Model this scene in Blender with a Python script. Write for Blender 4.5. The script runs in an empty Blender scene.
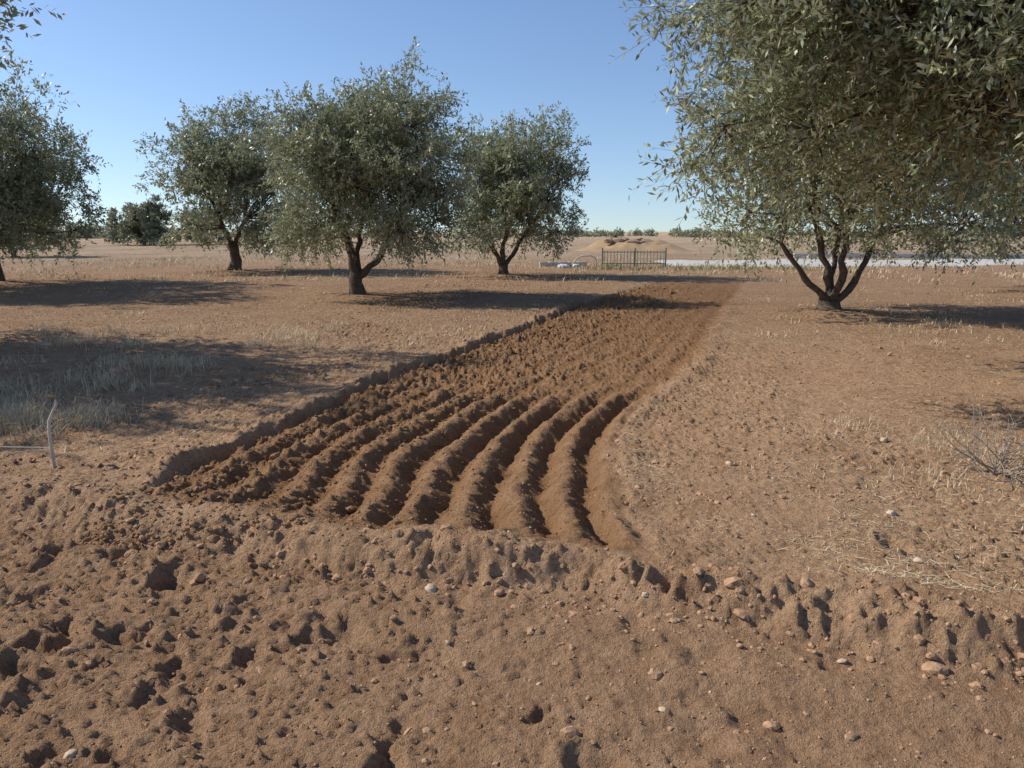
import bpy, math, random, numpy as np, bmesh
from mathutils import Vector
scene = bpy.context.scene
SUN_EL = 38.0
SD = np.array([-0.97, 0.22]); SD = SD/np.linalg.norm(SD)

# ------------------------------------------------------------ helpers
def _h(ix, iy, s):
    n = (ix.astype(np.int64)*374761393 + iy.astype(np.int64)*668265263 + s*1274126177) & 0xffffffff
    n = ((n ^ (n >> 13))*1274126177) & 0xffffffff
    n = n ^ (n >> 16)
    return n/4294967295.0
def vn(x, y, s=0):
    x = x+s*17.3; y = y-s*9.1
    xi = np.floor(x); yi = np.floor(y); fx = x-xi; fy = y-yi
    fx = fx*fx*fx*(fx*(fx*6-15)+10); fy = fy*fy*fy*(fy*(fy*6-15)+10)
    a = _h(xi, yi, s); b = _h(xi+1, yi, s); c = _h(xi, yi+1, s); d = _h(xi+1, yi+1, s)
    return ((a*(1-fx)+b*fx)*(1-fy)+(c*(1-fx)+d*fx)*fy)*2-1
def rn(x, y, f, s):
    ca, sa = math.cos(s*1.3+.4), math.sin(s*1.3+.4)
    return vn((x*ca-y*sa)*f, (x*sa+y*ca)*f, s)
def clods(x, y, f, s, dens=.6):
    wx = x+.22/f*rn(x, y, f*1.9, s+3); wy = y+.22/f*rn(x, y, f*2.1, s+4)
    x = wx*f; y = wy*f
    xi = np.floor(x); yi = np.floor(y); out = np.zeros_like(x)
    for dx in (-1, 0, 1):
        for dy in (-1, 0, 1):
            cx = xi+dx; cy = yi+dy
            px = cx+_h(cx, cy, s); py = cy+_h(cx, cy, s+7)
            r = .2+.45*_h(cx, cy, s+13)**2; on = _h(cx, cy, s+19) < dens
            d2 = ((x-px)**2+(y-py)**2)/(r*r)
            out = np.maximum(out, np.where(on, np.clip(1-d2, 0, 1)**.75*r, 0))
    return out
def sst(a, b, x):
    t = np.clip((x-a)/(b-a), 0, 1); return t*t*(3-2*t)
def table(ys_, xs_):
    yy = np.arange(1.0, 30, .05); v = np.interp(yy, ys_, xs_)
    s0 = (xs_[1]-xs_[0])/(ys_[1]-ys_[0]); v = np.where(yy < ys_[0], xs_[0]+(yy-ys_[0])*s0, v)
    k = np.hanning(33); k /= k.sum(); v2 = np.convolve(np.pad(v, 16, mode='edge'), k, 'valid'); return yy, v2
TL = table([3.4, 4.64, 5.76, 7.96, 10.3, 15.4, 19.6, 24, 30], [-2.18, -2.12, -1.92, -1.32, -.42, 1.2, 2.86, 4.5, 6.5])
TR = table([3.4, 4.53, 5.4, 6.26, 7.2, 8.2, 9.85, 15.4, 19, 24, 30], [.56, .57, .68, .96, 1.40, 1.85, 2.42, 4.2, 5.5, 7.1, 9.1])
def xL(y): return np.interp(y, *TL)
def xR(y): return np.interp(y, *TR)
PITS = [(-1.58,3.27,.06,.07),(-1.52,2.82,.07,.05),(-1.8,2.54,.07,.06),(-.88,2.74,.05,.055),(-.80,2.80,.05,.05),(-.68,2.81,.06,.045),
        (-1.11,2.5,.07,.04),(-1.22,2.57,.05,.04),(-.42,2.64,.05,.035),(-1.06,2.28,.06,.05),(-.38,2.07,.06,.05),(.25,2.07,.06,.04),
        (.09,2.29,.045,.03),(1.82,3.48,.06,.06),(-1.95,3.5,.07,.05),(-.37,2.2,.04,.03),(-2.1,3.1,.08,.05),(-1.4,2.1,.06,.045),
        (-.9,1.95,.06,.04),(.6,2.35,.04,.02),(-1.75,2.2,.07,.05),(1.42,2.76,.04,.035),(.98,2.88,.04,.04),(.66,2.99,.045,.045),(-.42,3.32,.05,.05),(-1.25,2.42,.06,.04),(-1.0,2.62,.05,.03)]
TREES_XY = [(-3.56,17.8),(-10.7,30),(-.31,26.8),(5.8,14.1),(-15.3,23),(-16,19.5),(-9.9,9.2)]

def H(x, y):
    r = np.sqrt(x*x+y*y)
    h = .05*rn(x, y, .22, 1)*np.clip(r/8, 0, 1)+.022*rn(x, y, .9, 2)+.010*rn(x, y, 2.7, 3)
    h = h+.25*rn(x, y, .02, 31)*sst(45, 120, r)
    g0 = .45+.55*np.clip(rn(x, y, .8, 41)+.5, 0, 1)
    h = h+.006*rn(x, y, 7, 4)+g0*(.0042*rn(x, y, 17, 5)+.0032*rn(x, y, 41, 6)+.0022*rn(x, y, 83, 7))
    c = 3.24-.34*x+np.where(np.abs(x) < 9, .05*rn(x, x*0, 1.4, 8), 0)
    d0 = y-c
    d = d0+.055*rn(x, y, 2.6, 9)+.02*rn(x, y, 8, 10)+.02*rn(x, y, 24, 11)+.012*rn(x, y, 52, 12)
    top = .105+.035*rn(x, y, 1.9, 12)+.010*rn(x, y, 11, 13)
    crumb = sst(-.6, .6, x+.5*rn(x, y, 1.1, 44))
    berm = np.where(d > 0, top*np.exp(-(d/.36)**2), top)
    wd = .23-.03*crumb+.07*rn(x, y, 1.7, 73)
    berm = np.where(d <= 0, -.04+(top+.04)*sst(-1, 0, d/wd), berm)
    berm = berm-.035*sst(-.42, -.6, d0+.03*rn(x, y, 3, 14))
    berm = berm+.02*np.exp(-((d0+.5+.05*rn(x, y, 1.5, 76))/.12)**2)
    h = h+berm
    s = (x-xL(y))/(xR(y)-xL(y))*2.9+.02*rn(x, y, 1.8, 15)
    sj = s+.045*rn(x, y, 3.5, 43)+.035*rn(x, y, 9, 16)+.02*rn(x, y, 25, 45)
    pm = sst(-.02, .06, sj)*sst(3.02, 2.85, sj)*sst(.02, .2, d0+.05*rn(x, y, 5, 46))*sst(26, 22, y)
    leftw = sst(2.0, .5, s+.4*rn(x, y, .8, 77))
    farw = sst(6.4, 7.8, y+.5*rn(x, y, 1.1, 78))
    A = (.046+.010*rn(x, y, .9, 74))*(1-.88*farw)*sst(.05, .5, d0)*(1-.25*leftw)
    ph = .5+.5*np.cos(2*math.pi*(s+.03*rn(x, y, 2.2, 17)+.018*rn(x, y, 9, 47)+.01*rn(x, y, 20, 79))/.2905)
    ridge = ph**.85
    rough = .012*rn(x, y, 9, 18)+.010*rn(x, y, 21, 19)+.007*rn(x, y, 48, 48)
    cl = .055*clods(x, y, 9, 21, .35)+.06*clods(x, y, 18, 22, .5)+.045*clods(x, y, 36, 23, .55)
    h = h+pm*(A*2*(ridge-.55)-.015+rough*(.45+.5*leftw+.5*farw)+cl*(.3+.6*leftw+.45*farw)+.018*farw*rn(x, y, 3.2, 49))
    inl = sst(.25, .8, d0)*sst(24, 20, y)
    h = h-inl*(.10+.04*rn(x, y, 2, 50))*np.exp(-(np.abs(sj-.03)/.07)**3)
    h = h+inl*.04*np.exp(-((sj+.11)/.09)**2)*(1+.7*rn(x, y, 5, 51)+.3*rn(x, y, 16, 60))
    h = h+inl*.025*np.exp(-((sj-3.02)/.12)**2)*(1+.7*rn(x, y, 5, 52))
    bank = inl*np.exp(-((sj+.05)/.2)**2)
    h = h+bank*(.05*clods(x, y, 14, 61, .4)+.008*rn(x, y, 25, 62))
    h = h+.09*np.exp(-(((x-1.9)/.8)**2+((y-4.9)/.9)**2))
    h = h+.07*np.exp(-(((x-3.3)/.6)**2+((y-3.9)/.7)**2))
    h = h+.06*np.exp(-(((x+4.2)/1.6)**2+((y-8.3)/.35)**2))
    tr = sst(.0, -.3, d0)*sst(12, 6, r)
    lf = .38+.62*sst(.5, -1.0, x)
    pat = np.clip(rn(x, y, 1.6, 53)*1.2+.45, 0, 1)
    h = h+tr*lf*(.045*clods(x, y, 8, 24, .15)*pat+.055*clods(x, y, 16, 25, .3)*pat+.045*clods(x, y, 34, 26, .35)+.035*clods(x, y, 62, 54, .4)+.010*rn(x, y, 6, 27)+.007*rn(x, y, 14, 55)+.0035*rn(x, y, 33, 63))
    hol = np.clip(rn(x, y, 4.3, 28)+.45*rn(x, y, 11, 64)-.6, 0, 1)
    h = h-tr*lf*.12*hol
    vg = (1-tr)*(1-pm)*sst(60, 8, r)*(.6+1.0*np.clip(rn(x, y, .9, 56)+.4, 0, 1))
    h = h+vg*(.02*clods(x, y, 11, 29, .2)+.03*clods(x, y, 24, 30, .35)+.03*clods(x, y, 50, 57, .4)+.006*rn(x, y, 3.3, 65))
    bl = np.exp(-((d0+.06)/.12)**2)*(.45+.55*crumb)*(.35+.9*np.clip(rn(x, y, 1.3, 80)+.4, 0, 1))
    h = h+bl*(.075*clods(x, y, 7, 33, .28)+.06*clods(x, y, 15, 34, .4)+.045*clods(x, y, 34, 58, .5)+.010*rn(x, y, 19, 59)+.006*rn(x, y, 44, 75)-.04*np.clip(rn(x, y, 2.9, 35)+.5*rn(x, y, 11, 66)-.5, 0, 1))
    for (a, b, rr, dp) in PITS:
        m = (np.abs(x-a) < .35) & (np.abs(y-b) < .35)
        if not m.any(): continue
        xx = x[m]; yy = y[m]
        xw = xx+.035*rn(xx, yy, 9, 67)+.018*rn(xx, yy, 22, 68); yw = yy+.035*rn(xx, yy, 9, 69)+.018*rn(xx, yy, 24, 70)
        an = a*37.0; ca, sa = math.cos(an), math.sin(an)
        u = (xw-a)*ca+(yw-b)*sa; v = -(xw-a)*sa+(yw-b)*ca
        q = (u/(1.35*rr))**2+(v/(.8*rr))**2
        h[m] += -dp*np.exp(-q**1.3)+dp*.3*np.exp(-(np.sqrt(q)-1.45)**2/.12)*np.clip(.5+rn(xx, yy, 8, 71), 0, 1.3)
    for (a, b) in TREES_XY:
        h = h+.09*np.exp(-(((x-a))**2+((y-b))**2)/.7)
    return h, pm, tr, ridge, s
def Hs(x, y):
    return float(H(np.array([float(x)]), np.array([float(y)]))[0][0])

def make_obj(name, V, Fs, mats, midx=None, smooth=True, attrs=None, fattrs=None):
    me = bpy.data.meshes.new(name)
    V = np.asarray(V, dtype=np.float32)
    Fs = [np.asarray(f, dtype=np.int32) for f in Fs if len(f)]
    loops = np.concatenate([f.ravel() for f in Fs])
    tot = np.concatenate([np.full(len(f), f.shape[1], dtype=np.int32) for f in Fs])
    st = np.concatenate([[0], np.cumsum(tot)[:-1]]).astype(np.int32)
    me.vertices.add(len(V)); me.vertices.foreach_set('co', V.ravel())
    me.loops.add(len(loops)); me.loops.foreach_set('vertex_index', loops)
    me.polygons.add(len(tot)); me.polygons.foreach_set('loop_start', st)
    if midx is not None:
        mi = np.concatenate([np.full(len(f), m, dtype=np.int32) for f, m in zip(Fs, midx)])
        me.polygons.foreach_set('material_index', mi)
    me.polygons.foreach_set('use_smooth', np.full(len(tot), smooth, dtype=bool))
    for m in mats: me.materials.append(m)
    me.update(calc_edges=True)
    for k, v in (attrs or {}).items():
        a = me.attributes.new(k, 'FLOAT', 'POINT'); a.data.foreach_set('value', np.asarray(v, dtype=np.float32))
    for k, v in (fattrs or {}).items():
        a = me.attributes.new(k, 'FLOAT', 'FACE'); a.data.foreach_set('value', np.asarray(v, dtype=np.float32))
    ob = bpy.data.objects.new(name, me); scene.collection.objects.link(ob)
    return ob

class NT:
    def __init__(s, name):
        s.m = bpy.data.materials.new(name); s.m.use_nodes = True
        s.t = s.m.node_tree; s.t.nodes.clear()
        s.out = s.n('ShaderNodeOutputMaterial')
    def n(s, ty, **kw):
        nd = s.t.nodes.new(ty)
        for k, v in kw.items(): setattr(nd, k, v)
        return nd
    def l(s, a, b): s.t.links.new(a, b)
    def noise(s, scale, detail=4, rough=.6, vec=None, mapping=None):
        nd = s.n('ShaderNodeTexNoise'); nd.inputs['Scale'].default_value = scale
        nd.inputs['Detail'].default_value = detail; nd.inputs['Roughness'].default_value = rough
        if vec is not None: s.l(vec, nd.inputs['Vector'])
        return nd.outputs['Fac']
    def ramp(s, fac, stops):
        r = s.n('ShaderNodeValToRGB'); e = r.color_ramp.elements
        e[0].position, e[0].color = stops[0][0], (*stops[0][1], 1)
        e[1].position, e[1].color = stops[1][0], (*stops[1][1], 1)
        for p, c in stops[2:]:
            q = e.new(p); q.color = (*c, 1)
        s.l(fac, r.inputs[0]); return r.outputs[0]
    def mix(s, f, a, b, mode='MIX'):
        m = s.n('ShaderNodeMix', data_type='RGBA', blend_type=mode)
        for sock, v in ((m.inputs[0], f), (m.inputs[6], a), (m.inputs[7], b)):
            if hasattr(v, 'is_output'): s.l(v, sock)
            elif isinstance(v, tuple): sock.default_value = (*v, 1)
            else: sock.default_value = v
        return m.outputs[2]
    def math(s, op, a, b=0.0, c=None, clamp=False):
        m = s.n('ShaderNodeMath', operation=op); m.use_clamp = clamp
        for i, v in enumerate((a, b) if c is None else (a, b, c)):
            if hasattr(v, 'is_output'): s.l(v, m.inputs[i])
            else: m.inputs[i].default_value = v
        return m.outputs[0]
    def attr(s, nm):
        a = s.n('ShaderNodeAttribute'); a.attribute_name = nm; return a.outputs['Fac']
    def bsdf(s, col, rough=.9, spec=.2, bump=None, bdist=.01, bstr=1.0):
        b = s.n('ShaderNodeBsdfPrincipled')
        if hasattr(col, 'is_output'): s.l(col, b.inputs['Base Color'])
        else: b.inputs['Base Color'].default_value = (*col, 1)
        b.inputs['Roughness'].default_value = rough
        b.inputs['Specular IOR Level'].default_value = spec
        if bump is not None:
            bp = s.n('ShaderNodeBump'); bp.inputs['Distance'].default_value = bdist; bp.inputs['Strength'].default_value = bstr
            s.l(bump, bp.inputs['Height']); s.l(bp.outputs[0], b.inputs['Normal'])
        return b
    def fin(s, b): s.l(b.outputs[0], s.out.inputs[0]); return s.m

# ------------------------------------------------------------ materials
def soil_mat():
    t = NT('soil'); co = t.n('ShaderNodeTexCoord').outputs['Object']
    big = t.noise(.6, 6, .65, co); mid = t.noise(5, 6, .7, co); fine = t.noise(45, 5, .75, co); grit = t.noise(160, 3, .7, co)
    base = t.ramp(big, [(.3, (.43, .248, .134)), (.7, (.57, .355, .207))])
    base = t.mix(t.math('MULTIPLY', t.ramp(mid, [(.35, (0, 0, 0)), (.7, (1, 1, 1))]), .5), base, (.64, .425, .26))
    base = t.mix(t.math('MULTIPLY', t.ramp(mid, [(.36, (1, 1, 1)), (.46, (0, 0, 0))]), .4), base, (.30, .165, .085))
    base = t.mix(t.math('MULTIPLY', t.ramp(fine, [(.36, (1, 1, 1)), (.52, (0, 0, 0))]), .6), base, (.20, .11, .057))
    base = t.mix(t.math('MULTIPLY', t.ramp(grit, [(.60, (0, 0, 0)), (.70, (1, 1, 1))]), .5), base, (.76, .58, .39))
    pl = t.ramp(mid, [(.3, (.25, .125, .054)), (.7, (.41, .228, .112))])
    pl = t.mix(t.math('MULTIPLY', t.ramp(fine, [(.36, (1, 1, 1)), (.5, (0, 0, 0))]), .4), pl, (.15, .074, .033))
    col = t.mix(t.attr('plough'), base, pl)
    tk = t.ramp(mid, [(.3, (.345, .198, .108)), (.7, (.485, .298, .172))])
    tk = t.mix(t.math('MULTIPLY', t.ramp(fine, [(.38, (1, 1, 1)), (.5, (0, 0, 0))]), .5), tk, (.21, .118, .062))
    tk = t.mix(t.math('MULTIPLY', t.ramp(grit, [(.60, (0, 0, 0)), (.70, (1, 1, 1))]), .35), tk, (.62, .44, .29))
    col = t.mix(t.math('MULTIPLY', t.attr('track'), .9), col, tk)
    far = t.ramp(t.noise(.15, 5, .6, co), [(.3, (.42, .275, .175)), (.7, (.62, .48, .32))])  # pale dry field, with slight distance haze painted into the colour
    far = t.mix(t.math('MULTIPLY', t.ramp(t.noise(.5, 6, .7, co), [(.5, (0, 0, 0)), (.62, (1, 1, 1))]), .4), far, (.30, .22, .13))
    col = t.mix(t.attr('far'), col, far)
    bh = t.math('ADD', t.math('MULTIPLY', fine, 1.3), t.math('MULTIPLY', grit, .6))
    bh = t.math('ADD', bh, t.math('MULTIPLY', t.noise(14, 5, .7, co), t.math('ADD', 1.3, t.math('MULTIPLY', t.attr('dist'), 8))))
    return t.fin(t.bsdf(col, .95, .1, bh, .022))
def simple(name, stops, scale, rough=.9, bd=.004, spec=.2):
    t = NT(name); co = t.n('ShaderNodeTexCoord').outputs['Object']
    f = t.noise(scale, 6, .65, co)
    return t.fin(t.bsdf(t.ramp(f, stops), rough, spec, f, bd))
def leafmat(name, top1, top2, back):
    t = NT(name); r = t.attr('rnd')
    col = t.ramp(r, [(0.0, top1), (1.0, top2)])
    geo = t.n('ShaderNodeNewGeometry')
    col = t.mix(t.math('MULTIPLY', geo.outputs['Backfacing'], .8), col, back)
    b = t.bsdf(col, .42, .5)
    tr = t.n('ShaderNodeBsdfTranslucent'); t.l(col, tr.inputs[0])
    mx = t.n('ShaderNodeMixShader'); mx.inputs[0].default_value = .24
    t.l(b.outputs[0], mx.inputs[1]); t.l(tr.outputs[0], mx.inputs[2])
    return t.fin(mx)
M_soil = soil_mat()
M_clod = simple('clod_soil', [(.3, (.31, .175, .096)), (.7, (.49, .305, .18))], 30, bd=.01)
M_clodp = simple('clod_fresh', [(.3, (.21, .11, .05)), (.7, (.37, .21, .108))], 30, bd=.01)
M_stone = simple('stone', [(.3, (.42, .30, .20)), (.7, (.60, .47, .34))], 7, .8)
M_bark = simple('bark', [(.3, (.06, .043, .032)), (.7, (.16, .12, .09))], 14, .95, .02)
M_leaf = leafmat('olive_leaf', (.130, .150, .058), (.355, .37, .190), (.44, .44, .30))
M_leafn = leafmat('olive_leaf_close', (.13, .152, .050), (.35, .37, .165), (.47, .47, .32))
M_leafd = leafmat('scrub_leaf', (.19, .20, .11), (.32, .33, .20), (.32, .32, .22))
M_straw = simple('straw', [(.3, (.50, .37, .21)), (.7, (.76, .62, .41))], 20)
M_grass = simple('dry_grass', [(.3, (.48, .36, .21)), (.7, (.74, .61, .40))], 3)
M_weed = simple('green_weed', [(.3, (.24, .23, .10)), (.7, (.46, .39, .22))], 3)
M_twig = simple('dead_twig', [(.3, (.20, .15, .11)), (.7, (.38, .31, .24))], 20)

# ------------------------------------------------------------ ground
def axis_x():
    a = [0.0]
    while a[-1] < 2.5: a.append(a[-1]+.0125)
    st = .0125
    while a[-1] < 4000: st *= 1.026; a.append(a[-1]+st)
    a = np.array(a); return np.concatenate([-a[::-1][:-1], a])
def axis_y():
    a = [1.5]
    while a[-1] < 5000: a.append(a[-1]+max(.0115, a[-1]**2/1155*.85))
    b = [1.5]; st = .012
    while b[-1] > -1000: st *= 1.08; b.append(b[-1]-st)
    return np.concatenate([np.array(b)[::-1][:-1], np.array(a)])
xs = axis_x(); ys = axis_y(); nx, ny = len(xs), len(ys)
X, Y = np.meshgrid(xs, ys); X = X.ravel(); Y = Y.ravel()
h, pm, tr, ridge, s_ = H(X, Y)
idx = np.arange(nx*ny, dtype=np.int32).reshape(ny, nx)
F = np.stack([idx[:-1, :-1], idx[:-1, 1:], idx[1:, 1:], idx[1:, :-1]], -1).reshape(-1, 4)
R = np.sqrt(X*X+Y*Y)
farm = sst(30, 60, R+6*rn(X, Y, .15, 40))*.85  # mask for the dry field and painted haze tone, rising with distance
print('ground verts', len(X))
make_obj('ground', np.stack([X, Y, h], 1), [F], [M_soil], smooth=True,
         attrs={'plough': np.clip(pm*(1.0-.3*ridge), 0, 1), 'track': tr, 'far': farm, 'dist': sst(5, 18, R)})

# ------------------------------------------------------------ stones & clods
def ico(level):
    bm = bmesh.new(); bmesh.ops.create_icosphere(bm, subdivisions=level, radius=1)
    v = np.array([p.co[:] for p in bm.verts]); f = np.array([[q.index for q in p.verts] for p in bm.faces]); bm.free(); return v, f
def randrot(n, rg):
    q = rg.normal(size=(n, 4)); q /= np.linalg.norm(q, axis=1)[:, None]; w, x, y, z = q.T
    return np.stack([1-2*(y*y+z*z), 2*(x*y-z*w), 2*(x*z+y*w), 2*(x*y+z*w), 1-2*(x*x+z*z), 2*(y*z-x*w), 2*(x*z-y*w), 2*(y*z+x*w), 1-2*(x*x+y*y)], 1).reshape(n, 3, 3)
def scatter(name, px, py, size, level, mat, seed, sink=.5, smooth=False):
    rg = np.random.default_rng(seed); v, f = ico(level); n = len(px)
    ax = rg.normal(size=(n, 3, 3))
    low = np.sin(np.einsum('nij,vj->nvi', ax*1.6, v)+rg.uniform(0, 6, (n, 1, 3))).sum(2)*.13
    k = v[None]*(1+low[:, :, None]+rg.uniform(-.16, .16, (n, len(v), 1)))*rg.uniform(.55, 1.15, (n, 1, 3))
    k = np.einsum('nij,nvj->nvi', randrot(n, rg), k)*size[:, None, None]
    k[:, :, 2] *= .75
    hz = H(px, py)[0]+size*(.5-sink)
    k += np.stack([px, py, hz], 1)[:, None, :]
    FF = (f[None]+(np.arange(n)*len(v))[:, None, None]).reshape(-1, 3)
    return make_obj(name, k.reshape(-1, 3), [FF], [mat], smooth=smooth)
rg = np.random.default_rng(5)
def fan(n, y0, y1, p=1.6):
    y = y0+(y1-y0)*rg.random(n)**p; x = rg.uniform(-.85, .85, n)*(y+.8); return x, y
x, y = fan(16000, 1.5, 14, 1.9); sz = np.clip(rg.lognormal(-5.9, .5, len(x)), .0013, .010)*(1+.08*y)
scatter('pebbles', x, y, sz, 1, M_clod, 1)
x, y = fan(330, 1.5, 10, 1.6); sz = np.clip(rg.lognormal(-5.45, .6, len(x)), .003, .022)*(1+.04*y)
scatter('pale_stones', x, y, sz, 2, M_stone, 2, smooth=True)
bx = np.array([1.83, 2.0, 1.35, -1.35, .55, 1.2, -.35, 2.6]); by = np.array([3.25, 3.85, 4.6, 2.1, 2.95, 2.55, 3.1, 5.2])
scatter('stone', bx, by, np.array([.028, .03, .022, .022, .02, .016, .022, .03]), 3, M_stone, 31, smooth=True, sink=.3)
def xs_of(s, y): return xL(y)+s/2.9*(xR(y)-xL(y))
y = 3.6+18*rg.random(8500)**1.8; s = 2.9*rg.random(8500)**1.3; x = xs_of(s, y)
sz = np.clip(rg.lognormal(-5.0, .52, len(x)), .003, .034)*(1+.045*y)*(.5+.6*sst(2.4, .8, s))
scatter('ploughed_clods', x, y, sz, 2, M_clodp, 3)
x = rg.uniform(-4, 3.2, 1500); y = 3.24-.34*x+rg.normal(-.14, .12, 1500); sz = np.clip(rg.lognormal(-5.2, .75, 1500), .003, .045)
scatter('berm_clods', x, y, sz, 2, M_clod, 4)
x = rg.uniform(-2.6, 2.2, 1200)-.3; y = rg.uniform(1.6, 3.2, 1200)-.2*x; sz = np.clip(rg.lognormal(-5.4, .68, 1200), .003, .028)
scatter('track_clods', x, y, sz, 2, M_clod, 6)
y = 4+34*rg.random(14000)**1.5; x = rg.uniform(-.8, .8, 14000)*y; k = (x-xL(y) < 0) | (x-xR(y) > 0)
x, y = x[k], y[k]; sz = np.clip(rg.lognormal(-4.65, .5, len(x)), .006, .06)
scatter('field_clods', x, y, sz, 1, M_clod, 7)

# ------------------------------------------------------------ straw and dry grass
def blades(name, px, py, ln, wd, el, mat, seed, bend=.3):
    rg = np.random.default_rng(seed); n = len(px)
    az = rg.uniform(0, 2*math.pi, n); d = np.stack([np.cos(az)*np.cos(el), np.sin(az)*np.cos(el), np.sin(el)], 1)
    sd = np.stack([-np.sin(az), np.cos(az), rg.uniform(-.4, .4, n)], 1)*wd[:, None]/2
    p = np.stack([px, py, H(px, py)[0]+.003], 1)
    m = p+d*ln[:, None]*.55; e = p+d*ln[:, None]; e[:, 2] -= bend*ln*np.abs(np.sin(el))
    V = np.stack([p-sd, p+sd, m+sd*.9, m-sd*.9, e+sd*.25, e-sd*.25], 1).reshape(-1, 3)
    b = np.arange(n)[:, None]*6
    return make_obj(name, V, [np.concatenate([b+[0, 1, 2, 3], b+[3, 2, 4, 5]])], [mat], smooth=False)
n = 15000; y = 2.9+10*rg.random(n)**1.5; x = xR(y)+.15+rg.random(n)**1.1*(.75*y)
k = (y > 3.4-.34*x) & (rn(x, y, 1.5, 50)+.5*rn(x, y, 4, 51) > -.25+.5*rg.random(n)-.2); x, y = x[k], y[k]; n = len(x)
blades('straw_litter', x, y, rg.uniform(.015, .07, n)*(1+.03*y), rg.uniform(.0012, .003, n)*(1+.06*y), rg.uniform(-.05, .25, n), M_straw, 11)
n = 8000; y = 5+12*rg.random(n); x = xL(y)-.3-rg.random(n)*(.8*y)
blades('straw_litter', x, y, rg.uniform(.02, .09, n), rg.uniform(.002, .006, n), rg.uniform(-.05, .5, n), M_straw, 12)
def tufts(name, cs, nb, hgt, rad, wd, mat, seed):
    rg = np.random.default_rng(seed); px = []; py = []
    for (cx, cy, sc) in cs:
        px.append(rg.normal(cx, rad*sc, nb)); py.append(rg.normal(cy, rad*sc, nb))
    px = np.concatenate(px); py = np.concatenate(py); n = len(px)
    blades(name, px, py, rg.uniform(.3, 1, n)*hgt, np.full(n, wd)*rg.uniform(.5, 1.2, n), rg.uniform(.4, 1.5, n), mat, seed+1)
cs = [(rg.uniform(-6.2, -3.4), rg.uniform(6.2, 8.6), rg.uniform(.5, 1.5)) for _ in range(50)]
cs += [(rg.uniform(-4.6, -3.2), rg.uniform(5.4, 6.4), rg.uniform(.4, 1.0)) for _ in range(30)]
cs += [(rg.uniform(-8, -2.5), rg.uniform(9.6, 11.5), rg.uniform(.5, 1.4)) for _ in range(30)]
tufts('dry_grass', cs, 70, .24, .13, .0048, M_grass, 20)
cs = [(rg.uniform(2.2, 4.2), rg.uniform(3.6, 5.8), rg.uniform(.5, 1.2)) for _ in range(40)]
tufts('dry_grass', cs, 45, .10, .14, .003, M_grass, 22)
cs = [(rg.uniform(-22, 26), rg.uniform(24, 46), rg.uniform(.6, 2)) for _ in range(260)]
tufts('dry_grass', cs, 40, .26, .4, .02, M_grass, 24)
cs = []
while len(cs) < 190:
    yy = rg.uniform(10, 26); xx = rg.uniform(-.75, .7)*yy
    if xx < xL(yy)-.4 or xx > xR(yy)+.4: cs.append((xx, yy, rg.uniform(.4, 1.2)))
tufts('dry_grass', cs, 26, .11, .22, .009, M_grass, 33)
cs = [(rg.uniform(3, 12), rg.uniform(31, 33.4), rg.uniform(.6, 1.4)) for _ in range(30)]
tufts('roadside_weeds', cs, 50, .36, .35, .025, M_weed, 26)
cs = [(rg.uniform(4.5, 9), rg.uniform(10, 14.5), rg.uniform(.6, 1.4)) for _ in range(16)]
tufts('dry_grass', cs, 40, .14, .15, .006, M_grass, 28)

# ------------------------------------------------------------ trees
class Geo:
    def __init__(s): s.V = []; s.n = 0; s.F4 = []; s.F3 = []
    def tube(s, P, R, k=8, cap=True):
        P = np.asarray(P, float); n = len(P)
        T = np.gradient(P, axis=0); T /= np.linalg.norm(T, axis=1)[:, None]+1e-9
        ref = np.array([0.31, .95, .05]) if abs(T[0][1]) < .9 else np.array([1., 0, 0])
        U = np.cross(T, ref); U /= np.linalg.norm(U, axis=1)[:, None]; W = np.cross(T, U)
        a = np.arange(k)*2*math.pi/k
        R = np.asarray(R)[:, None]
        ring = P[:, None]+(U[:, None]*np.cos(a)[None, :, None]+W[:, None]*np.sin(a)[None, :, None])*R[:, :, None]
        b = s.n; s.V.append(ring.reshape(-1, 3)); s.n += n*k
        i = np.arange(n-1)[:, None]*k; j = np.arange(k)[None]; j2 = (j+1) % k
        s.F4.append((b+np.stack([i+j, i+j2, i+k+j2, i+k+j], -1)).reshape(-1, 4))
    def sticks(s, A, B, ra, rb):
        n = len(A); D = B-A; L = np.linalg.norm(D, axis=1)[:, None]+1e-9; D = D/L
        U = np.cross(D, np.array([.3, .2, .93])); U /= np.linalg.norm(U, axis=1)[:, None]+1e-9; W = np.cross(D, U)
        V = []
        for base, r in ((A, ra), (B, rb)):
            for q in range(3):
                a = q*2*math.pi/3; V.append(base+(U*math.cos(a)+W*math.sin(a))*r)
        V = np.stack(V, 1).reshape(-1, 3); b = s.n+np.arange(n)[:, None]*6; s.V.append(V); s.n += n*6
        for q in range(3): s.F4.append(b+np.array([q, (q+1) % 3, 3+(q+1) % 3, 3+q]))
def curve(p0, p1, rg, n=7, bow=.12, sag=0.0, up=.0):
    p0 = np.array(p0, float); p1 = np.array(p1, float); t = np.linspace(0, 1, n)[:, None]
    L = np.linalg.norm(p1-p0); off = rg.normal(size=3)*bow*L
    P = p0+(p1-p0)*t+off*np.sin(math.pi*t)+rg.normal(size=(n, 3))*.02*L*np.sin(math.pi*t)
    P[:, 2] += up*L*np.sin(math.pi*t[:, 0])
    return P
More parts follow.
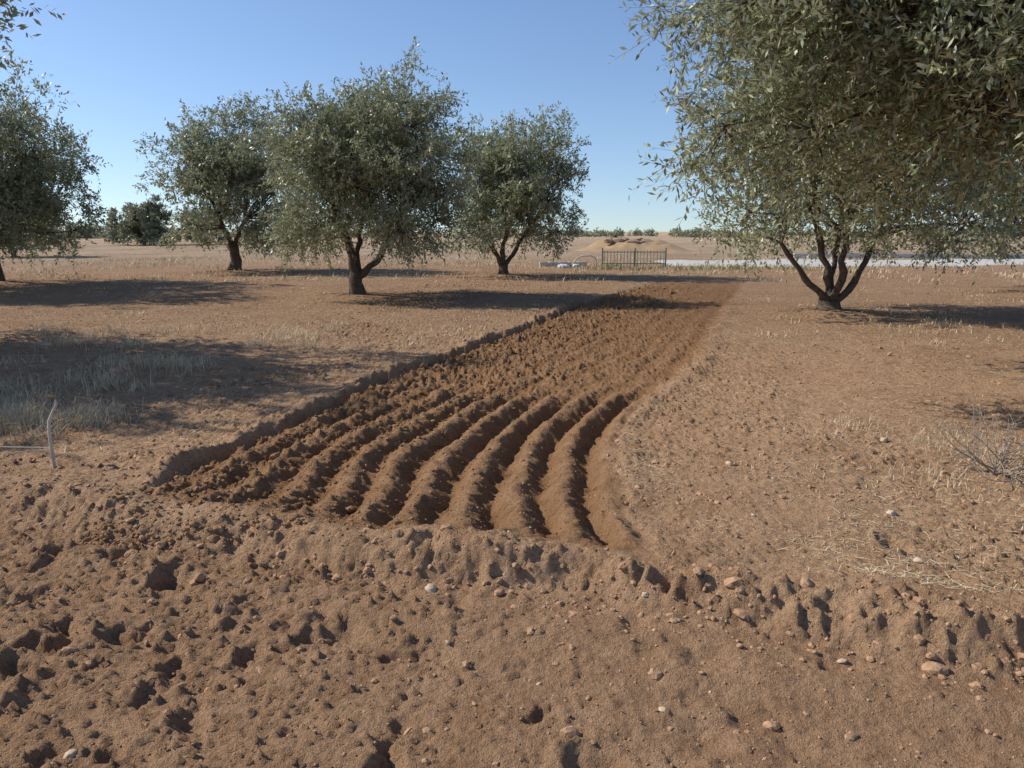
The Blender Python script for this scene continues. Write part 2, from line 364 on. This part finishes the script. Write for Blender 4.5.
def leaves(g, C, O, crn, rg, T, K, L, W, tl=(.25, .5), twig=None, spread=.12, up=.22):
    C = np.repeat(C, T, 0); O = np.repeat(O, T, 0); cr = np.repeat(crn, T)
    D = O*.55+rg.normal(size=O.shape)*.6+np.array([0, 0, up]); D /= np.linalg.norm(D, axis=1)[:, None]
    S = C+rg.normal(size=C.shape)*spread; TL = rg.uniform(tl[0], tl[1], len(C))
    if twig: g.sticks(S, S+D*TL[:, None]*.9-np.array([0, 0, 1.])*(TL[:, None]**2)*.25, twig, twig*.5)
    m = len(C); t = np.tile((np.arange(K)+.5)/K, m)+rg.uniform(-.5/K, .5/K, m*K)
    S = np.repeat(S, K, 0); D = np.repeat(D, K, 0); TL = np.repeat(TL, K); cr = np.repeat(cr, K)
    P = S+D*(TL*t)[:, None]; P[:, 2] -= .3*TL*TL*t*t
    N = len(P); pr = rg.normal(size=(N, 3)); pr -= D*np.sum(pr*D, 1)[:, None]; pr /= np.linalg.norm(pr, axis=1)[:, None]
    d = D*rg.uniform(.4, 1, N)[:, None]+pr*.75+np.array([0, 0, -.1]); d /= np.linalg.norm(d, axis=1)[:, None]
    q = rg.normal(size=(N, 3))*.6+np.array([0, 0, 1.]); sd = np.cross(d, q); sd /= np.linalg.norm(sd, axis=1)[:, None]
    l = (L*rg.uniform(.65, 1.2, N))[:, None]; w = (W*rg.uniform(.7, 1.2, N))[:, None]
    V = np.stack([P, P+d*l*.5+sd*w*.5, P+d*l, P+d*l*.5-sd*w*.5], 1).reshape(-1, 3); k = 4
    b = g.n+np.arange(N)[:, None]*4; FL = b+[0, 1, 2, 3]
    g.V.append(V); g.n += N*k
    return FL, np.clip(cr*.45+rg.random(N)*.55, 0, 1)
def olive(name, x, y, hgt, rx, ry, cb, off, stems, nl, nc, T, K, L, W, seed, twig=None, trunk_r=.13, fork=.35, lobeR=.42, mat=None, extra=None, tl=(.25, .5), limb=9, box=.7, skirt=7):
    rg = np.random.default_rng(seed); g = Geo(); z0 = Hs(x, y)-.06
    base = np.array([x, y, z0]); cz = z0+(hgt+cb)/2; rz = (hgt-cb)/2
    cen = np.array([x+off[0], y+off[1], cz]); rad = np.array([rx, ry, rz])
    fk = base+np.array([0, 0, fork+.06])
    if fork > .05:
        P = curve(base, fk, rg, 6, .04); g.tube(P, np.array([1.6, 1.3, 1.12, 1.02, 1, 1.0])*trunk_r, 12)
    tips = []
    for (dx, dy, dz, r) in stems:
        e = base+np.array([dx, dy, dz]); P = curve(fk-[0, 0, .1], e, rg, 9, .05, up=-.04)
        rr = np.linspace(r, r*.55, 9)*(1+.12*np.sin(np.arange(9)*2.1)); g.tube(P, rr, 9); tips.append((e, r*.55))
        tips.append((P[6], r*.6))
    lobes = []; ga = math.pi*(3-math.sqrt(5))
    for i in range(nl):
        zz = (1-2*(i+.5)/nl)*.95; a = i*ga+rg.uniform(-.35, .35); rr = math.sqrt(1-zz*zz)**box
        u = np.array([math.cos(a)*rr, math.sin(a)*rr, zz])
        lobes.append((cen+u*rad*rg.uniform(.48, .70), rg.uniform(.7, 1.2)*lobeR))
    for i in range(skirt):      # low outer boughs
        a = i*2*math.pi/skirt+rg.uniform(-.3, .3); k = rg.uniform(.58, .78)
        lobes.append((np.array([cen[0]+rx*k*math.cos(a), cen[1]+ry*k*math.sin(a), z0+cb+rg.uniform(.3, .75)]), lobeR*rg.uniform(.6, .85)))
    for _ in range(4): lobes.append((cen+rg.uniform(-.35, .35, 3)*rad, lobeR*1.15))
    if extra:
        for (ex, ey, ez, er) in extra: lobes.append((np.array([ex, ey, ez]), er/min(rx, rz)))
    Cs = []; Os = []; Cr = []; A = []; B = []
    tot = sum((lr)**2 for _, lr in lobes)
    for (lc, lr) in lobes:
        tp = min(tips, key=lambda q: np.linalg.norm(q[0]-lc))
        P = curve(tp[0], lc, rg, 6, .08, up=.05); g.tube(P, np.linspace(min(tp[1]*.7, limb), .012, 6), 6)
        m = max(6, int(nc*(lr**2)/tot)); u = rg.normal(size=(m, 3)); u /= np.linalg.norm(u, axis=1)[:, None]
        rr = rg.random(m)**.42*np.where(rg.random(m) < .10, 1.3, 1.0); ls = lr*np.array([min(rx, rz*1.15), min(ry, rz*1.15), min(rz, rx)*.95])
        c = lc+u*rr[:, None]*ls
        c[:, 2] = np.where(c[:, 2] < z0+cb, z0+cb+rg.random(m)*.35-.1, c[:, 2])
        Cs.append(c); o = u+.5*(c-cen)/rad; o /= np.linalg.norm(o, axis=1)[:, None]; Os.append(o); Cr.append(np.clip(rg.random(m)*.7+rg.random()*.4, 0, 1))
        A.append(lc+(c-lc)*.05); B.append(c)
    C = np.concatenate(Cs); O = np.concatenate(Os); Cr = np.concatenate(Cr)
    A = np.concatenate(A); B = np.concatenate(B); g.sticks(A, B, .010, .004)
    FL, r = leaves(g, C, O, Cr, rg, T, K, L, W, twig=twig, tl=tl)
    wood = np.concatenate(g.F4)
    fr = np.concatenate([np.zeros(len(wood)), r])
    V = np.concatenate(g.V)
    print(name, len(r), 'leaf faces')
    return make_obj(name, V, [wood, FL], [M_bark, mat or M_leaf], midx=[0, 1], smooth=True, fattrs={'rnd': fr})

olive('olive_tree', -3.56, 17.8, 5.1, 2.5, 2.4, 1.1, (.3, 0), [(-.35, 0, 1.7, .12), (.85, -.1, 1.5, .085), (.1, .5, 1.9, .07)], 19, 820, 9, 12, .105, .037, 101, fork=.45, trunk_r=.15, lobeR=.43)
olive('olive_tree', -10.7, 30, 6.5, 3.0, 2.8, 1.0, (.3, 0), [(-.4, 0, 1.9, .13), (.5, .2, 2.0, .11)], 17, 580, 8, 11, .15, .055, 102, fork=.9, trunk_r=.18, lobeR=.46)
olive('olive_tree', -.31, 26.8, 5.3, 2.6, 2.5, 1.0, (.35, 0), [(-.7, 0, 1.6, .1), (.2, 0, 1.7, .11), (.9, .2, 1.6, .09)], 17, 580, 8, 11, .135, .050, 103, fork=.3, trunk_r=.16, lobeR=.46)
olive('olive_tree', 5.8, 14.1, 5.6, 2.9, 2.6, 1.15, (.25, 0), [(-.95, 0, 1.25, .07), (-.25, .2, 1.5, .09), (.15, -.1, 1.6, .085), (.75, 0, 1.4, .08), (.3, .5, 1.5, .07)], 19, 820, 9, 12, .10, .034, 104, fork=.18, trunk_r=.19)
olive('olive_tree', -15.3, 23, 5.6, 3.1, 2.8, 1.0, (.1, 0), [(-.5, 0, 1.7, .12), (.5, 0, 1.7, .1)], 14, 500, 8, 11, .135, .048, 105, fork=.5, trunk_r=.17)
olive('olive_tree', -15.9, 19.5, 6.9, 3.5, 3, 1.3, (.3, 0), [(-.5, 0, 2, .13), (.6, 0, 2, .11)], 17, 660, 8, 12, .12, .043, 106, fork=.5, trunk_r=.18)
olive('olive_tree', -9.9, 9.2, 6.0, 3.1, 2.6, 1.0, (0, 0), [(-.5, 0, 1.8, .13), (.6, 0, 1.9, .11)], 15, 720, 8, 11, .11, .042, 107, fork=.5, trunk_r=.18, lobeR=.46, extra=[(-6.5, 10.0, 4.0, .5), (-7.0, 10.3, 4.5, .6)])
olive('olive_tree', 13.4, 19.5, 5.2, 2.7, 2.5, 1.1, (-.1, 0), [(-.6, 0, 1.5, .1), (.3, 0, 1.7, .1)], 14, 460, 8, 11, .12, .043, 111, fork=.3, trunk_r=.16)
olive('olive_tree', 6.6, 7.6, 6.2, 3.6, 2.5, 1.75, (-1.6, -.4), [(-1.6, -.2, 2.5, .11), (-.8, .4, 2.7, .1), (.5, 0, 2.4, .12), (-1.2, -.9, 2.4, .08)], 24, 1800, 9, 14, .084, .0245, 108,
      twig=.0022, fork=.5, trunk_r=.2, lobeR=.40, mat=M_leafn, tl=(.3, .6), limb=.026, box=.9, skirt=3,
      extra=[(1.75, 6.6, 2.35, .45), (1.95, 6.5, 3.3, .65), (4.3, 6.0, 2.25, .45), (3.6, 6.3, 2.45, .7), (2.5, 6.6, 2.3, .55), (2.7, 6.4, 3.2, .8), (4.4, 5.8, 2.7, .75), (5.2, 6.2, 2.1, .55), (3.4, 6.2, 3.0, .8), (4.2, 6.0, 3.5, .8)])
olive('olive_tree', -37.6, 80, 4.9, 3.4, 3, .4, (0, 0), [(-.6, 0, 1.8, .2), (.6, 0, 1.8, .2)], 10, 260, 8, 10, .30, .11, 110, mat=M_leafd)
olive('olive_tree', -30, 47, 4.2, 2.4, 2.4, .7, (0, 0), [(-.5, 0, 1.6, .15), (.5, 0, 1.6, .15)], 10, 220, 8, 10, .20, .07, 112, mat=M_leafd)
olive('olive_tree', -44, 66, 4.6, 3, 3, .5, (0, 0), [(-.5, 0, 1.6, .15), (.5, 0, 1.6, .15)], 10, 200, 8, 10, .26, .09, 113, mat=M_leafd)
olive('olive_tree', -33, 84, 4.2, 3, 3, .4, (0, 0), [(-.5, 0, 1.6, .15), (.5, 0, 1.6, .15)], 10, 200, 8, 10, .28, .10, 114, mat=M_leafd)
def treeline(name, pts, seed, L=.7):
    rg = np.random.default_rng(seed); g = Geo(); C = []; O = []; r = []
    for (x, y, w, hh) in pts:
        m = 26; u = rg.normal(size=(m, 3)); u /= np.linalg.norm(u, axis=1)[:, None]; u[:, 2] = np.abs(u[:, 2])
        z = Hs(x, y)
        C.append(np.array([x, y, z])+u*np.array([w, w, hh])*.8*rg.random((m, 1))**.4); O.append(u); r.append(rg.random(m))
        g.tube(curve([x, y, z-.2], [x, y, z+hh*.6], rg, 4, .03), [.2, .15, .12, .08], 5)
    FL, rr = leaves(g, np.concatenate(C), np.concatenate(O), np.concatenate(r), rg, 5, 5, L, L*.4, tl=(.4, 1.0), spread=.3)
    wood = np.concatenate(g.F4)
    make_obj(name, np.concatenate(g.V), [wood, FL], [M_bark, M_leafd], midx=[0, 1], fattrs={'rnd': np.concatenate([np.zeros(len(wood)), rr])})
rr = random.Random(4)
pts = [(rr.uniform(-160, -90)*1.0, rr.uniform(170, 210), rr.uniform(3, 7), rr.uniform(2.2, 4.4)) for _ in range(56)]
pts += [(rr.uniform(-95, 200), rr.uniform(200, 280), rr.uniform(2, 6), rr.uniform(1.2, 2.8)) for _ in range(60)]
treeline('distant_trees', pts, 7)

# ------------------------------------------------------------ bits and pieces
def tube_obj(name, paths, mat):
    g = Geo()
    for P, R, k in paths: g.tube(P, R, k)
    return make_obj(name, np.concatenate(g.V), [np.concatenate(g.F4)], [mat])
M_pale = simple('weathered_plastic', [(.3, (.42, .38, .31)), (.7, (.58, .53, .45))], 8, .6)
M_conc = simple('concrete', [(.3, (.48, .45, .40)), (.7, (.64, .60, .54))], 3)
M_gravel = simple('pale_gravel', [(.3, (.42, .39, .34)), (.7, (.60, .56, .50))], 2)
M_fence = simple('fence_paint', [(.3, (.20, .25, .17)), (.7, (.38, .40, .30))], 4, .6)
M_white = simple('white_plastic', [(.3, (.52, .54, .56)), (.7, (.7, .7, .7))], 4, .5)
M_ochre = simple('ochre_earth', [(.3, (.32, .20, .11)), (.7, (.44, .30, .17))], .8)
M_brick = simple('brown_rubble', [(.3, (.24, .15, .10)), (.7, (.38, .26, .18))], 1.2)
sx, sy = -3.0, 4.85; z = Hs(sx, sy)
st = tube_obj('bent_stake', [([(sx, sy, z-.1), (sx-.005, sy, z+.1), (sx-.01, sy, z+.22), (sx+.0, sy, z+.31), (sx+.035, sy, z+.38), (sx+.06, sy, z+.42), (sx+.055, sy, z+.45)], [.011, .0105, .010, .010, .009, .008, .005], 8)], M_pale)
def string(p0, p1, sag):
    t = np.linspace(0, 1, 14)[:, None]; P = np.array(p0)+(np.array(p1)-np.array(p0))*t; P[:, 2] -= sag*np.sin(math.pi*t[:, 0]); return P
s1 = tube_obj('strings', [(string((sx, sy, z+.13), (sx-2.6, sy+.3, z+.17), .03), [.003]*14, 5), (string((sx, sy, z+.12), (sx-2.4, sy-.35, z+.05), .02), [.0025]*14, 5)], M_pale)
s1.parent = st
def shrub(name, cx, cy, hh, seed, n0=14):
    rg = np.random.default_rng(seed); g = Geo(); z = Hs(cx, cy)
    def grow(p, d, L, r, lv):
        e = p+d*L; P = curve(p, e, rg, 5, .08); g.tube(P, np.linspace(r, r*.6, 5), 4)
        if lv == 0: return
        for _ in range(3):
            k = rg.integers(2, 5); nd = d+rg.normal(size=3)*.55; nd /= np.linalg.norm(nd); grow(P[k], nd, L*rg.uniform(.5, .8), r*.6, lv-1)
    for _ in range(n0):
        d = rg.normal(size=3)*np.array([.8, .8, .2])+np.array([-.1, 0, .7]); d /= np.linalg.norm(d)
        grow(np.array([cx, cy, z-.01])+rg.normal(size=3)*.02, d, hh*rg.uniform(.4, .65), .005, 2)
    return make_obj(name, np.concatenate(g.V), [np.concatenate(g.F4)], [M_twig])
shrub('dry_shrub', 2.92, 4.45, .56, 3, 22)
def boxes(name, bl, mat, bev=.0):
    bm = bmesh.new()
    for (cx, cy, cz, a, b, c, rz) in bl:
        r = bmesh.ops.create_cube(bm, size=1); vs = r['verts']
        for v in vs:
            px, py, pz = v.co.x*a, v.co.y*b, v.co.z*c
            v.co = (cx+px*math.cos(rz)-py*math.sin(rz), cy+px*math.sin(rz)+py*math.cos(rz), cz+pz)
    if bev: bmesh.ops.bevel(bm, geom=bm.edges[:], offset=bev, segments=2, affect='EDGES')
    me = bpy.data.meshes.new(name); bm.to_mesh(me); bm.free(); me.materials.append(mat)
    ob = bpy.data.objects.new(name, me); scene.collection.objects.link(ob); return ob
bl = []
fy = 33.0; fz = Hs(5, fy)
for i in range(19):
    x = 3.9+i*.14; bl.append((x, fy, fz+.36, .025, .03, .72+.04*rr.random(), 0))
for x in (3.82, 5.2, 6.5): bl.append((x, fy, fz+.40, .06, .06, .88, 0))
bl.append((5.16, fy-.035, fz+.66, 2.7, .03, .04, 0)); bl.append((5.16, fy-.035, fz+.18, 2.7, .03, .04, 0))
boxes('metal_fence', bl, M_fence)
gx, gt = np.meshgrid(np.linspace(6.5, 90, 160), np.linspace(0, 1, 24)); gx = gx.ravel(); gt = gt.ravel()
gy = 34.0+.05*(gx-6)+gt*6.5; gy = gy+.3*rn(gx, gx*0, .3, 72)*np.abs(gt*2-1)
edge = sst(0, .12, gt)*sst(1, .88, gt)*sst(6.5, 8, gx)
gz = H(gx, gy)[0]-.06+.14*edge
idx = np.arange(160*24).reshape(24, 160); F = np.stack([idx[:-1, :-1], idx[:-1, 1:], idx[1:, 1:], idx[1:, :-1]], -1).reshape(-1, 4)
make_obj('gravel_road', np.stack([gx, gy, gz], 1), [F], [M_gravel])
bl = []
x = 16.0
while x < 44:
    w = 1.98; yy = 44+.05*(x-7); bl.append((x+w/2, yy, Hs(x+1, yy)+.05+.02*rr.random(), w-.02, .22, .40, .05)); x += w
boxes('concrete_wall', bl, M_conc, .02)
bl = [(1.4+i*.42, 34+.05*i, Hs(1.4, 34)+.08, .40, .2, .22, .05) for i in range(5)]
boxes('block_kerb', bl, M_conc, .02)
def sack(name, cx, cy, sx_, sy_, sz_, seed, mat):
    v, f = ico(4); n = vn(v[:, 0]*2+seed, v[:, 1]*2+v[:, 2], seed)*.18+vn(v[:, 0]*5, v[:, 1]*5+v[:, 2]*4, seed+1)*.07
    v = np.sign(v)*np.abs(v)**.75; v = v*(1+n)[:, None]*np.array([sx_, sy_, sz_]); z = Hs(cx, cy)
    v += np.array([cx, cy, z+sz_*.7]); make_obj(name, v, [f], [mat])
sack('white_sack', 2.15, 32.5, .22, .18, .10, 3, M_white); sack('white_sack', 2.75, 33.3, .16, .14, .08, 5, M_white)
pz = Hs(3, 33)
tube_obj('irrigation_pipe', [([(2.6, 33.6, pz+.1), (2.8, 33.6, pz+.35), (3.0, 33.6, pz+.45), (3.4, 33.6, pz+.47), (3.6, 33.6, pz+.35), (3.65, 33.6, pz)], [.03]*6, 8)], M_pale)
nxm, nym = 90, 40
mx, my = np.meshgrid(np.linspace(1, 20, nxm), np.linspace(58, 68, nym)); mx = mx.ravel(); my = my.ravel()
mh = .95*np.exp(-((mx-9.8)/3.7)**4-((my-63)/2.8)**2)*(1+.3*rn(mx, my, .5, 60)+.15*rn(mx, my, 2, 61))-.08
idx = np.arange(nxm*nym).reshape(nym, nxm); F = np.stack([idx[:-1, :-1], idx[:-1, 1:], idx[1:, 1:], idx[1:, :-1]], -1).reshape(-1, 4)
make_obj('earth_mound', np.stack([mx, my, mh+H(mx, my)[0]], 1), [F], [M_ochre])
rg2 = np.random.default_rng(9)
px = rg2.uniform(7.6, 10.6, 14); py = rg2.uniform(61, 62.4, 14); v, f = ico(2); pz_ = np.array([Hs(a, b) for a, b in zip(px, py)])
Vs = []; Fs_ = []
for i in range(14):
    s = rg2.uniform(.12, .3); q = v*(1+rg2.uniform(-.3, .3, (len(v), 1)))*s*np.array([1.5, 1, .7])+[px[i], py[i], pz_[i]+.9*math.exp(-((py[i]-63)/2.8)**2)]
    Vs.append(q); Fs_.append(f+i*len(v))
make_obj('rubble_pile', np.concatenate(Vs), [np.concatenate(Fs_)], [M_brick], smooth=False)

# ------------------------------------------------------------ world, sun, camera
w = bpy.data.worlds.new('World'); scene.world = w; w.use_nodes = True; nt = w.node_tree
bg = nt.nodes['Background']; sky = nt.nodes.new('ShaderNodeTexSky'); sky.sky_type = 'NISHITA'; sky.sun_disc = False
sky.sun_elevation = math.radians(SUN_EL); sky.sun_rotation = math.atan2(SD[0], SD[1]); sky.air_density = 1.0; sky.dust_density = 0.3; sky.ozone_density = 2.4
tc = nt.nodes.new('ShaderNodeTexCoord'); va = nt.nodes.new('ShaderNodeVectorMath'); va.operation = 'ADD'; va.inputs[1].default_value = (0, 0, .045)
vz = nt.nodes.new('ShaderNodeVectorMath'); vz.operation = 'NORMALIZE'
nt.links.new(tc.outputs['Generated'], va.inputs[0]); nt.links.new(va.outputs[0], vz.inputs[0]); nt.links.new(vz.outputs[0], sky.inputs['Vector'])
tint = nt.nodes.new('ShaderNodeMix'); tint.data_type = 'RGBA'; tint.blend_type = 'MULTIPLY'; tint.inputs[0].default_value = 1
tint.inputs[7].default_value = (.96, 1.0, 1.10, 1)
nt.links.new(sky.outputs[0], tint.inputs[6]); nt.links.new(tint.outputs[2], bg.inputs[0]); bg.inputs[1].default_value = .135
L = bpy.data.lights.new('sun', 'SUN'); L.energy = 5.0; L.angle = math.radians(.5); L.color = (1, .955, .87)
lo = bpy.data.objects.new('sun', L); scene.collection.objects.link(lo)
e = math.radians(SUN_EL); lo.rotation_mode = 'QUATERNION'
lo.rotation_quaternion = Vector((SD[0]*math.cos(e), SD[1]*math.cos(e), math.sin(e))).to_track_quat('Z', 'Y')
cd = bpy.data.cameras.new('camera'); cam = bpy.data.objects.new('camera', cd); scene.collection.objects.link(cam)
cd.sensor_width = 36; cd.lens = 27.07; cd.clip_end = 8000; cd.clip_start = .05
cam.location = (0, 0, 1.5); cam.rotation_euler = (math.radians(78.8), 0, 0)
scene.camera = cam
scene.view_settings.view_transform = 'Standard'; scene.view_settings.look = 'None'; scene.view_settings.exposure = 0
